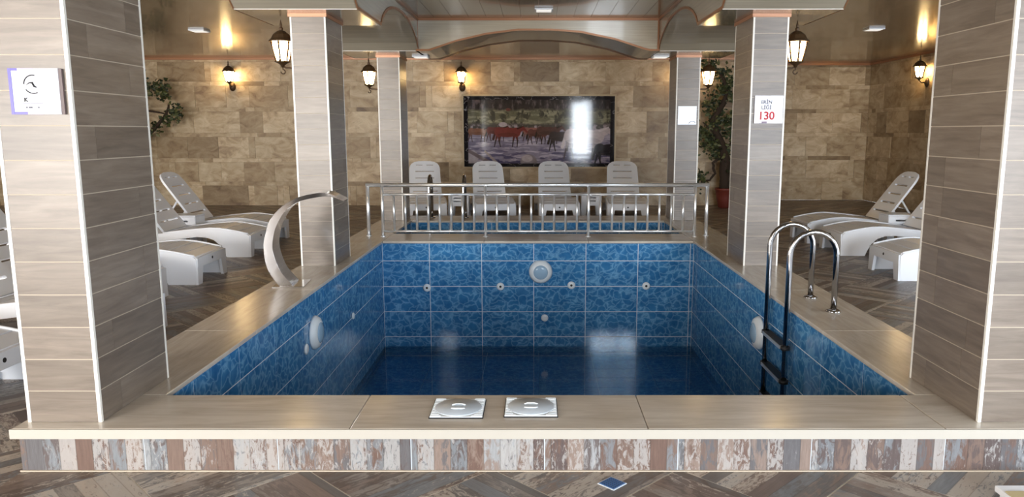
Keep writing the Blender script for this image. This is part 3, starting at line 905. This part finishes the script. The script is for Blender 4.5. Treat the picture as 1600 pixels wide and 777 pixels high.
# side tables
def make_table():
    t = thing('side_table', 'x', 'side table')
    W, Dp, H = .35, .29, .41
    MB().box(-W / 2, W / 2, -Dp / 2, Dp / 2, H - .018, H).build('table_top', M['plastic'], t, bevel=.006)
    def side(w, nm, m, slots):
        o = [(-w / 2, H - .02), (-w / 2 - .015, 0), (-w / 2 + .07, 0), (-w / 2 + .085, .20), (w / 2 - .085, .20), (w / 2 - .07, 0), (w / 2 + .015, 0), (w / 2, H - .02)]
        plate(o, slots, .012, nm, M['plastic'], m, t)
    sl = [rrect(0, H - .075, .16, .022, .009), rrect(0, H - .13, .16, .022, .009)]
    rx = Matrix.Rotation(R(90), 4, 'X')
    for s in (-1, 1):
        side(W - .02, 'apron', Matrix.Translation((0, s * (Dp / 2 - .01), 0)) @ rx, sl)
        side(Dp - .03, 'apron', Matrix.Translation((s * (W / 2 - .01), 0, 0)) @ Matrix.Rotation(R(90), 4, 'Z') @ rx, [])
    return t
tp = make_table()
for i, (x, y, a, lb) in enumerate([
        (-4.42, 9.475, 0, 'white plastic side table between the two far left loungers'),
        (4.60, 9.565, 0, 'white plastic side table between the two far right loungers'),
        (-1.31, 12.80, 0, 'white plastic side table between the first and second loungers by the back wall'),
        (.935, 12.9, 0, 'white plastic side table between the third and fourth loungers by the back wall')]):
    o = tp if i == 0 else copy_tree(tp)
    o.location = (x, y, 0); o.rotation_euler = (0, 0, R(a)); tag(o, lb, 'side table', 'white plastic side tables')

# ------------------------------------------------------------------ lanterns
def hexring(r, z): return [(r * math.cos(R(60 * i + 30)), r * math.sin(R(60 * i + 30)), z) for i in range(6)]
def lantern_head(t, s=1.0, z0=0):
    """hexagonal lantern: glass from z0 to z0+.17"""
    r0, r1, h = .058 * s, .095 * s, .175 * s
    for i in range(6):
        a = hexring(r0, z0); b = hexring(r1, z0 + h); j = (i + 1) % 6
        A, B_, C, D_ = (Vector(a[i]), Vector(a[j]), Vector(b[j]), Vector(b[i]))
        ins = lambda P, Q, f: P + (Q - P) * f
        # arched pane: polygon with rounded bottom and top
        pts = []
        for (u, v_) in ((.5, .01), (.32, .05), (.19, .16), (.14, .5), (.12, .86), (.20, .95), (.5, .99), (.80, .95), (.88, .86), (.86, .5), (.81, .16), (.68, .05)):
            P = ins(ins(A, B_, u), ins(D_, C, u), v_); pts.append(P)
        n_ = (B_ - A).cross(D_ - A).normalized()
        mb = MB(); k = len(pts); mb.v = [tuple(p + n_ * .002) for p in pts] + [tuple(p - n_ * .002) for p in pts]
        mb.face(list(range(k))); mb.face(list(range(2 * k - 1, k - 1, -1)))
        for q in range(k): mb.face([q, (q + 1) % k, k + (q + 1) % k, k + q])
        mb.build('glass_pane', M['lamp_glass'], t)
        MB().tube([a[i], b[i]], .009 * s, 6).build('glazing_bar', M['iron'], t)
    z = z0 + h
    MB().lathe([(r1 * 1.22, z), (r1 * 1.22, z + .010 * s), (r1 * .98, z + .03 * s), (r1 * .80, z + .065 * s), (r1 * .42, z + .095 * s), (.016 * s, z + .105 * s),
                (.020 * s, z + .125 * s), (.010 * s, z + .135 * s), (.012 * s, z + .155 * s), (.002, z + .20 * s)], 12, smooth=False).build('roof', M['iron'], t)
    MB().lathe([(.012 * s, z0 - .055 * s), (.02 * s, z0 - .035 * s), (r0 * .7, z0 - .02 * s), (r0 * 1.25, z0 - .006 * s), (r0 * 1.25, z0)], 12).build('base', M['iron'], t)
def pillar_lantern(x, y, z, sx, label):
    """z = bottom of the glass; sx = direction from pillar face to the lamp"""
    t = thing('wall_lantern', label, 'lantern', (x, y, z), 0, 'lit lanterns on the pillars')
    lantern_head(t, 1.0)
    d = .165
    pts = [(-sx * d, 0, -.07), (-sx * d * .6, 0, -.062), (-sx * .03, 0, -.06), (0, 0, -.045)]
    MB().tube(pts, .008, 8).build('bracket', M['iron'], t)
    c = [(-sx * .0, 0, -.05)] + [(-sx * (.0 + .02 * math.sin(a)), 0, -.075 - .02 * (1 - math.cos(a))) for a in [R(k) for k in range(0, 300, 30)]]
    MB().tube(c, .006, 6).build('scroll', M['iron'], t)
    MB().box(*sorted((-sx * d, -sx * (d - .012))), -.03, .03, -.13, .0).build('wall_plate', M['iron'], t)
pillar_lantern(-2.368, 7.22, 2.09, -1, 'lit lantern on the outer side of the middle left pillar')
pillar_lantern(2.430, 7.25, 2.09, 1, 'lit lantern on the outer side of the middle right pillar')
pillar_lantern(-2.368, 10.92, 2.10, -1, 'lit lantern on the outer side of the far left pillar')
pillar_lantern(2.438, 10.92, 2.10, 1, 'lit lantern on the outer side of the far right pillar, before the vine')
def wall_sconce(x, y, z, nx, ny, label):
    t = thing('wall_sconce', label, 'sconce', (x, y, z), math.atan2(nx, -ny), 'lit sconces on the travertine walls')
    lantern_head(t, 1.05)
    MB().lathe([(.062, 0), (.062, .012), (.045, .03), (.02, .045)], 20, Matrix.Translation((0, .155, -.09)) @ Matrix.Scale(1.35, 4, (0, 0, 1)) @ Matrix.Rotation(R(90), 4, 'X')).build('wall_plate', M['iron'], t)
    MB().tube([(0, .12, -.09), (0, .05, -.095), (0, .0, -.05)], .010, 8).build('arm', M['iron'], t)
wall_sconce(-5.87, YB - .155, 2.39, 0, -1, 'lit sconce on the back wall left of the middle left pillar')
wall_sconce(-1.43, YB - .155, 2.38, 0, -1, 'lit sconce on the back wall above the left corner of the horse picture')
wall_sconce(2.88, YB - .155, 2.38, 0, -1, 'lit sconce on the back wall hidden behind the far right pillar')
wall_sconce(XR - .155, 13.75, 2.40, -1, 0, 'lit sconce on the right wall beside the near right pillar')

# ceiling spots
for x, y, z, lb in ((-4.72, 10.9, ZC, 'small square ceiling light over the left loungers'), (4.66, 10.75, ZC, 'small square ceiling light over the right loungers'),
                    (.09, 9.4, ZP, 'small square ceiling light over the pools'), (-1.60, 10.75, 2.48, 'square light under the cross beam at its left end'),
                    (1.72, 10.75, 2.48, 'square light under the cross beam at its right end')):
    t = thing('ceiling_light', lb, 'ceiling light', (x, y, z), 0, 'square ceiling lights')
    MB().box(-.11, .11, -.11, .11, -.022, -.001).build('frame', M['plastic'], t, bevel=.004)
    MB().box(-.09, .09, -.09, .09, -.026, -.0225).build('diffuser', M['led'], t)

# ------------------------------------------------------------------ horse picture (a flat print, painted into vertex colours)
PW, PH = 2.93, 1.36
NX, NY = 470, 218
uu, vv = np.meshgrid(np.linspace(0, 1, NX), np.linspace(0, 1, NY))     # v = 0 at the top
rs = np.random.RandomState(4)
def fnoise(sx, sy, seed, octv=4):
    r_ = np.random.RandomState(seed); out = np.zeros_like(uu); amp = 1.; tot = 0
    for o in range(octv):
        gx, gy = int(sx * 2 ** o) + 2, int(sy * 2 ** o) + 2
        G = r_.rand(gy, gx); X = uu * (gx - 1.001); Y = vv * (gy - 1.001)
        xi, yi = X.astype(int), Y.astype(int); fx, fy = X - xi, Y - yi
        fx = fx * fx * (3 - 2 * fx); fy = fy * fy * (3 - 2 * fy)
        out += amp * ((G[yi, xi] * (1 - fx) + G[yi, xi + 1] * fx) * (1 - fy) + (G[yi + 1, xi] * (1 - fx) + G[yi + 1, xi + 1] * fx) * fy)
        tot += amp; amp *= .6
    return out / tot
img = np.zeros((NY, NX, 3))
def lay(mask, col): 
    m_ = np.clip(mask, 0, 1)[..., None]; img[:] = img * (1 - m_) + np.array(col) * m_
ss = lambda a, b, x: np.clip((x - a) / (b - a), 0, 1)
n1, n2, n3 = fnoise(30, 10, 1), fnoise(14, 30, 2), fnoise(8, 40, 3)
img[:] = np.array([.17, .15, .145])
lay(ss(.50, .68, fnoise(60, 12, 7)) * .55, (.46, .40, .41)); lay(ss(.5, .6, fnoise(40, 4, 9)) * .5, (.10, .09, .09))
bank = ss(.17, .22, vv + .05 * (n1 - .5)) ; lay(bank, (.36, .35, .27)); lay(bank * ss(.48, .6, n2), (.52, .50, .40)); lay(bank * ss(.55, .65, n1), (.22, .21, .17))
lay(ss(.37, .40, vv + .06 * (n1 - .5)), (.24, .22, .20)); lay(ss(.38, .42, vv) * ss(.52, .62, n1), (.58, .52, .53))
riv = ss(.46, .50, vv + .04 * (n1 - .5)); lay(riv, (.46, .43, .50)); lay(riv * ss(.5, .62, n3), (.66, .62, .68)); lay(riv * ss(.52, .60, fnoise(12, 30, 21)) * ss(.55, .9, vv), (.23, .21, .32))
def ell(cx, cy, rx, ry, a=0):
    X = (uu - cx) * 2.155; Y = vv - cy; ca, sa = math.cos(R(a)), math.sin(R(a))
    x = X * ca + Y * sa; y = -X * sa + Y * ca
    return ss(1.12, .88, (x / rx) ** 2 + (y / ry) ** 2)
def cap(x0, y0, x1, y1, w0, w1):
    ax_, ay_ = x0 * 2.155, y0; bx_, by_ = x1 * 2.155, y1; X = uu * 2.155; Y = vv
    t_ = np.clip(((X - ax_) * (bx_ - ax_) + (Y - ay_) * (by_ - ay_)) / ((bx_ - ax_) ** 2 + (by_ - ay_) ** 2 + 1e-9), 0, 1)
    d_ = np.hypot(X - ax_ - t_ * (bx_ - ax_), Y - ay_ - t_ * (by_ - ay_)); w = w0 + (w1 - w0) * t_
    return ss(w + .004, w - .004, d_)
def horse(cx, cy, s, body, legs, head=1, mane=(.1, .07, .06), up=0.0):
    k = s / 2.155
    X = lambda a: cx + head * a * k
    tone = tuple(c * .72 for c in body)
    for (hx, fx, fx2) in ((-.42, -.50, -.56), (-.36, -.36, -.30), (.36, .42, .40), (.30, .24, .20)):
        lay(cap(X(hx), cy + .06 * s, X(fx), cy + .34 * s, .055 * s, .03 * s), tone); lay(cap(X(fx), cy + .34 * s, X(fx2), cy + .60 * s, .026 * s, .016 * s), legs)
    lay(cap(X(-.5), cy - .08 * s, X(-.60), cy + .28 * s, .035 * s, .05 * s), mane)
    lay(ell(cx, cy, .54 * s, .20 * s), body); lay(ell(X(-.36), cy - .02 * s, .20 * s, .20 * s), body); lay(ell(X(.36), cy, .19 * s, .2 * s), body)
    lay(ell(cx, cy + .10 * s, .44 * s, .09 * s) * .5, tone)
    lay(cap(X(.40), cy - .06 * s, X(.66), cy - (.16 + up) * s, .13 * s, .07 * s), body); lay(cap(X(.42), cy - .16 * s, X(.66), cy - (.25 + up) * s, .035 * s, .02 * s), mane)
    lay(cap(X(.66), cy - (.17 + up) * s, X(.82), cy - (.02 + up) * s, .062 * s, .035 * s), body)
lay(ell(.26, .40, .06, .035), (.66, .60, .61)); lay(ell(.295, .19, .035, .022), (.36, .20, .18))
horse(.09, .50, .24, (.46, .30, .23), (.2, .14, .12))
horse(.215, .485, .25, (.34, .15, .14), (.16, .1, .1)); horse(.455, .49, .24, (.50, .31, .28), (.2, .12, .12))
horse(.49, .52, .26, (.32, .18, .16), (.1, .07, .07)); horse(.56, .49, .30, (.27, .17, .15), (.1, .07, .07))
horse(.29, .51, .34, (.40, .15, .14), (.10, .07, .07), mane=(.18, .08, .07))
horse(.655, .57, .34, (.17, .13, .13), (.08, .06, .07))
horse(.80, .57, .52, (.70, .64, .65), (.20, .16, .18), mane=(.76, .71, .72))
horse(.975, .76, .42, (.11, .09, .10), (.07, .06, .07))
lay(ell(.43, .93, .12, .11), (.46, .42, .44)); lay(ell(.42, .88, .08, .05) * .8, (.66, .61, .62)); lay(ell(.045, .86, .11, .10), (.60, .56, .58))
lay(cap(.02, .76, .22, 1.0, .022, .03), (.38, .33, .34)); lay(cap(.14, .78, .24, .99, .014, .02), (.55, .49, .48))
img *= (.88 + .24 * fnoise(60, 40, 33))[..., None]
# marbled dark border
bd = np.maximum(np.maximum(ss(.030, .026, uu), ss(.970, .974, uu)), np.maximum(ss(.055, .048, vv), ss(.948, .955, vv)))
lay(bd, (.075, .07, .085)); lay(bd * ss(.012, .004, np.abs(fnoise(9, 6, 44) - .5)) * .8, (.6, .58, .58))
img = np.clip(img, 0, 1) ** .85
linimg = np.where(img <= .04045, img / 12.92, ((img + .055) / 1.055) ** 2.4)
pic = thing('wall_picture', 'wide glossy print of horses crossing a river, dark marbled border', 'picture', (.055, YB - .02, 1.441))
me = bpy.data.meshes.new('print')
xs_ = (uu - .5) * PW; zs_ = (.5 - vv) * PH
verts = np.stack([xs_.ravel(), np.full(NX * NY, -.016), zs_.ravel()], 1)
ii = (np.arange(NY - 1)[:, None] * NX + np.arange(NX - 1)[None]).ravel()
quads = np.stack([ii, ii + NX, ii + NX + 1, ii + 1], 1)
me.vertices.add(len(verts)); me.vertices.foreach_set('co', verts.ravel())
me.loops.add(quads.size); me.loops.foreach_set('vertex_index', quads.ravel().astype(np.int32))
me.polygons.add(len(quads)); me.polygons.foreach_set('loop_start', (np.arange(len(quads)) * 4).astype(np.int32))
me.update(calc_edges=True)
ca = me.color_attributes.new('print', 'FLOAT_COLOR', 'POINT')
ca.data.foreach_set('color', np.concatenate([linimg.reshape(-1, 3), np.ones((NX * NY, 1))], 1).astype(np.float32).ravel())
n = NT('glossy_horse_print'); at = n.n('ShaderNodeVertexColor'); at.layer_name = 'print'
n.set(at.outputs[0], 0.06); me.materials.append(n.m)
link('print', me, pic)
MB().box(-PW / 2, PW / 2, -.015, .015, -PH / 2, PH / 2).build('board', M['dark'], pic)
fr = MB(); e = .035
fr.box(-PW / 2 - e, PW / 2 + e, -.022, .018, PH / 2 + .001, PH / 2 + e); fr.box(-PW / 2 - e, PW / 2 + e, -.022, .018, -PH / 2 - e, -PH / 2 - .001)
fr.box(-PW / 2 - e, -PW / 2 - .001, -.022, .018, -PH / 2, PH / 2); fr.box(PW / 2 + .001, PW / 2 + e, -.022, .018, -PH / 2, PH / 2)
fr.build('frame', plain('beige_picture_frame', (.72, .64, .50), .4), pic)

# ------------------------------------------------------------------ signs
W_ = plain('sign_white', (.80, .80, .83), .12); PUR = plain('sign_violet', (.28, .22, .66), .3); LIL = plain('sign_lilac', (.74, .68, .88), .3)
INK = plain('sign_ink', (.08, .08, .09), .5); GREY = plain('sign_grey', (.32, .32, .37), .5); RED = plain('sign_red', (.75, .10, .12), .5)
RX = Matrix.Rotation(R(90), 4, 'X')
def at(x, y, z): return Matrix.Translation((x, y, z)) @ RX
t = thing('wall_sign', 'square white sign with violet border and round dark emblem on the near left pillar', 'sign', (-2.013, 3.092, 1.600))
MB().box(-.100, .100, -.006, .006, -.091, .091).build('panel', W_, t)
MB().box(.1005, .113, -.004, .006, -.091, .089).build('side_edge', plain('sign_brown_edge', (.38, .32, .32), .5), t)
mb = MB(); mb.box(-.100, -.088, -.0075, -.0061, -.091, .091); mb.box(-.0875, -.062, -.0075, -.0061, .081, .091); mb.box(-.0875, -.035, -.0075, -.0061, -.091, -.080)
mb.build('border', PUR, t)
mb = MB(); mb.box(-.0615, .0, -.0075, -.0061, .081, .091); mb.box(-.0345, .03, -.0075, -.0061, -.091, -.080); mb.build('pale_border', LIL, t)
mb = MB()
for a0, a1 in ((75, 185), (215, 300)):
    p = [(-.004 + .036 * math.cos(R(a)), -.007, .028 + .036 * math.sin(R(a))) for a in range(a0, a1 + 1, 8)]; mb.tube(p, .0022, 5)
mb.tube([(-.030, -.007, .026), (-.018, -.007, .034), (-.006, -.007, .034), (.0, -.007, .020), (.010, -.007, .016)], [.001, .002, .004, .004, .002], 6)
mb.build('emblem', INK, t)
MB().box(-.055, .03, -.0072, -.0061, -.048, -.0465).build('rule', GREY, t)
text('K', .022, INK, t, at(-.038, -.0068, -.040), bold=.0008)
for a_, b_ in ((-.040, -.034), (-.029, -.015), (.008, .013)):
    MB().box(a_, b_, -.0072, -.0061, -.066, -.060).build('faded_mark', GREY, t)

t = thing('depth_sign', 'white sign with grey words and red 130 on the middle right pillar', 'sign', (2.100, 6.930, 1.638))
MB().box(-.128, .128, -.006, .006, -.123, .123).build('panel', plain('sign_pale', (.76, .74, .79), .12), t)
mb = MB(); mb.box(-.128, -.062, -.0075, -.0061, -.118, .118); mb.box(.012, .128, -.0075, -.0061, -.123, .123); mb.build('painted_glare', W_, t)  # white patches paint the glare over both sides of the sign
text('ERİN', .044, GREY, t, at(-.022, -.0086, .052), bold=.0006); text('LİĞİ', .044, GREY, t, at(-.022, -.0086, .004), bold=.0006)
text('130', .100, RED, t, at(-.020, -.0085, -.088), bold=.002)
MB().box(-.085, -.012, -.0072, -.0061, -.122, -.106).build('foot_band', plain('sign_mauve', (.50, .42, .50), .4), t)
t = thing('blank_sign', 'small blank white sign on the far right pillar', 'sign', (2.093, 10.62, 1.665))
MB().box(-.128, .128, -.006, .006, -.125, .125).build('panel', W_, t)
MB().tube([(.02, -.0072, -.11), (.05, -.0072, -.085), (.09, -.0072, -.082), (.115, -.0072, -.10)], .004, 5).build('mark', GREY, t)

# ------------------------------------------------------------------ climbing plants
def leaves(mb, c, rad, k, rg, size=.075):
    for _ in range(k):
        p = Vector((rg.gauss(0, rad[0]), rg.gauss(0, rad[1]), rg.gauss(0, rad[2]))) + Vector(c)
        p.z = min(p.z, 2.74)
        a = rg.uniform(0, 6.28); b = rg.uniform(-.9, .9); s = size * rg.uniform(.6, 1.3)
        u = Vector((math.cos(a), math.sin(a) * .6, b)).normalized(); w = u.cross(Vector((rg.uniform(-1, 1), -1, rg.uniform(-.5, .8)))).normalized()
        i = len(mb.v); nn = u.cross(w) * .12 * s
        mb.v += [tuple(p), tuple(p + u * s * .45 + w * s * .40 + nn), tuple(p + u * s * 1.1), tuple(p + u * s * .45 - w * s * .40 + nn)]
        mb.face((i, i + 1, i + 2)); mb.face((i, i + 2, i + 3))
def plant(label, pot, trunks, clumps, seed, name='climbing_plant'):
    rg = random.Random(seed)
    t = thing(name, label, 'plant', (pot[0], pot[1], 0))
    px_, py_ = pot[0], pot[1]
    MB().lathe([(.115, 0), (.13, .02), (.165, .20), (.185, .33), (.20, .335), (.20, .375), (.18, .375), (.17, .345)], 24).build('pot', M['terracotta'], t)
    MB().lathe([(.168, .33), (.168, .352), (.1, .362)], 18).build('pebbles', M['soil'], t)
    for pts, r0, r1 in trunks:
        P = [Vector((p[0] - px_, p[1] - py_, p[2])) for p in pts]; Q = []
        for i in range(len(P) - 1):
            for j in range(4):
                w = P[i].lerp(P[i + 1], j / 4); Q.append(w + Vector((rg.uniform(-.012, .012), rg.uniform(-.01, .01), 0)))
        Q.append(P[-1]); k = len(Q)
        MB().tube(Q, [r0 + (r1 - r0) * i / (k - 1) for i in range(k)], 8).build('trunk' if r0 > .04 else 'branch', M['bark'], t)
    mb = MB()
    for (c, rad, k) in clumps: leaves(mb, (c[0] - px_, c[1] - py_, c[2]), rad, k, rg)
    o = mb.build('foliage', M['leaf'], t); o['kind'] = 'stuff'
    return t
py = 14.5
plant('tall leafy vine with a twisted trunk in a terracotta pot by the back wall', (3.62, 14.45),
      [([(3.62, py, .33), (3.60, py, .8), (3.58, py, 1.1), (3.42, py, 1.4), (3.34, py, 1.65), (3.52, py, 1.95), (3.60, py, 2.15), (3.50, py, 2.45), (3.32, py, 2.65)], .10, .025),
       ([(3.68, py, .33), (3.70, py, .7), (3.62, py, 1.1)], .06, .04),
       ([(3.56, py, 1.0), (3.38, py, .85), (3.42, py, .65), (3.32, py, .52), (3.16, py, .5)], .032, .015),
       ([(3.60, py, 2.05), (3.72, py, 2.12), (3.82, py, 2.05)], .025, .01), ([(3.45, py, 1.4), (3.28, py, 1.5), (3.16, py, 1.62)], .025, .01),
       ([(3.58, py, 1.1), (3.74, py, 1.25), (3.86, py, 1.42)], .03, .012)],
      [((3.24, py, 2.68), (.10, .05, .06), 90), ((3.46, py, 2.55), (.10, .05, .06), 60), ((3.55, py, 2.28), (.10, .06, .12), 150), ((3.72, py, 2.08), (.10, .05, .05), 60),
       ((3.30, py, 1.95), (.10, .05, .10), 100), ((3.36, py, 1.6), (.06, .05, .12), 90), ((3.68, py, 1.68), (.12, .06, .10), 140), ((3.74, py, 1.45), (.10, .05, .10), 90),
       ((3.20, py, 1.42), (.08, .05, .08), 80), ((3.36, py, 1.22), (.10, .06, .10), 150), ((3.55, py, 1.05), (.10, .05, .08), 90), ((3.14, py, .55), (.06, .04, .08), 50), ((3.68, py, .85), (.06, .05, .15), 40)], 3)
plant('leafy vine on the back wall half hidden behind the near left pillar', (-7.65, 14.45),
      [([(-7.62, py, .33), (-7.66, py, .9), (-7.5, py, 1.3), (-7.25, py, 1.5), (-7.02, py, 1.75), (-6.95, py, 1.95)], .06, .02),
       ([(-7.62, py, 1.2), (-7.6, py, 1.9), (-7.4, py, 2.25), (-7.1, py, 2.3)], .04, .012), ([(-7.5, py, 1.85), (-7.25, py, 1.82), (-7.05, py, 1.78)], .025, .012)],
      [((-7.12, py, 2.25), (.10, .05, .07), 110), ((-7.02, py, 2.12), (.06, .04, .04), 30), ((-6.84, py, 1.80), (.07, .05, .08), 80), ((-7.0, py, 1.66), (.07, .05, .06), 50),
       ((-7.2, py, 1.5), (.05, .04, .05), 30), ((-7.5, py, 2.3), (.12, .05, .12), 90), ((-7.6, py, 1.6), (.12, .05, .2), 90)], 4)

# low padded table corner at the lower right
t = thing('low_table', 'corner of a low white table with a beige cloth at the lower right picture edge', 'table', (2.05, 2.55, 0))
MB().box(-.22, .5, -.45, .28, .02, .045).build('table_top', M['plastic'], t, bevel=.004)
for a, b in ((-.19, -.42), (-.19, .25), (.47, .25), (.47, -.42)): MB().box(a - .015, a + .015, b - .015, b + .015, 0, .02).build('leg', M['plastic'], t)
MB().poly([(-.215, -.44), (-.06, -.44), (-.14, .22), (-.215, .22)][::1], .0455, .050).build('cloth', plain('beige_cloth', (.74, .68, .52), .8), t)
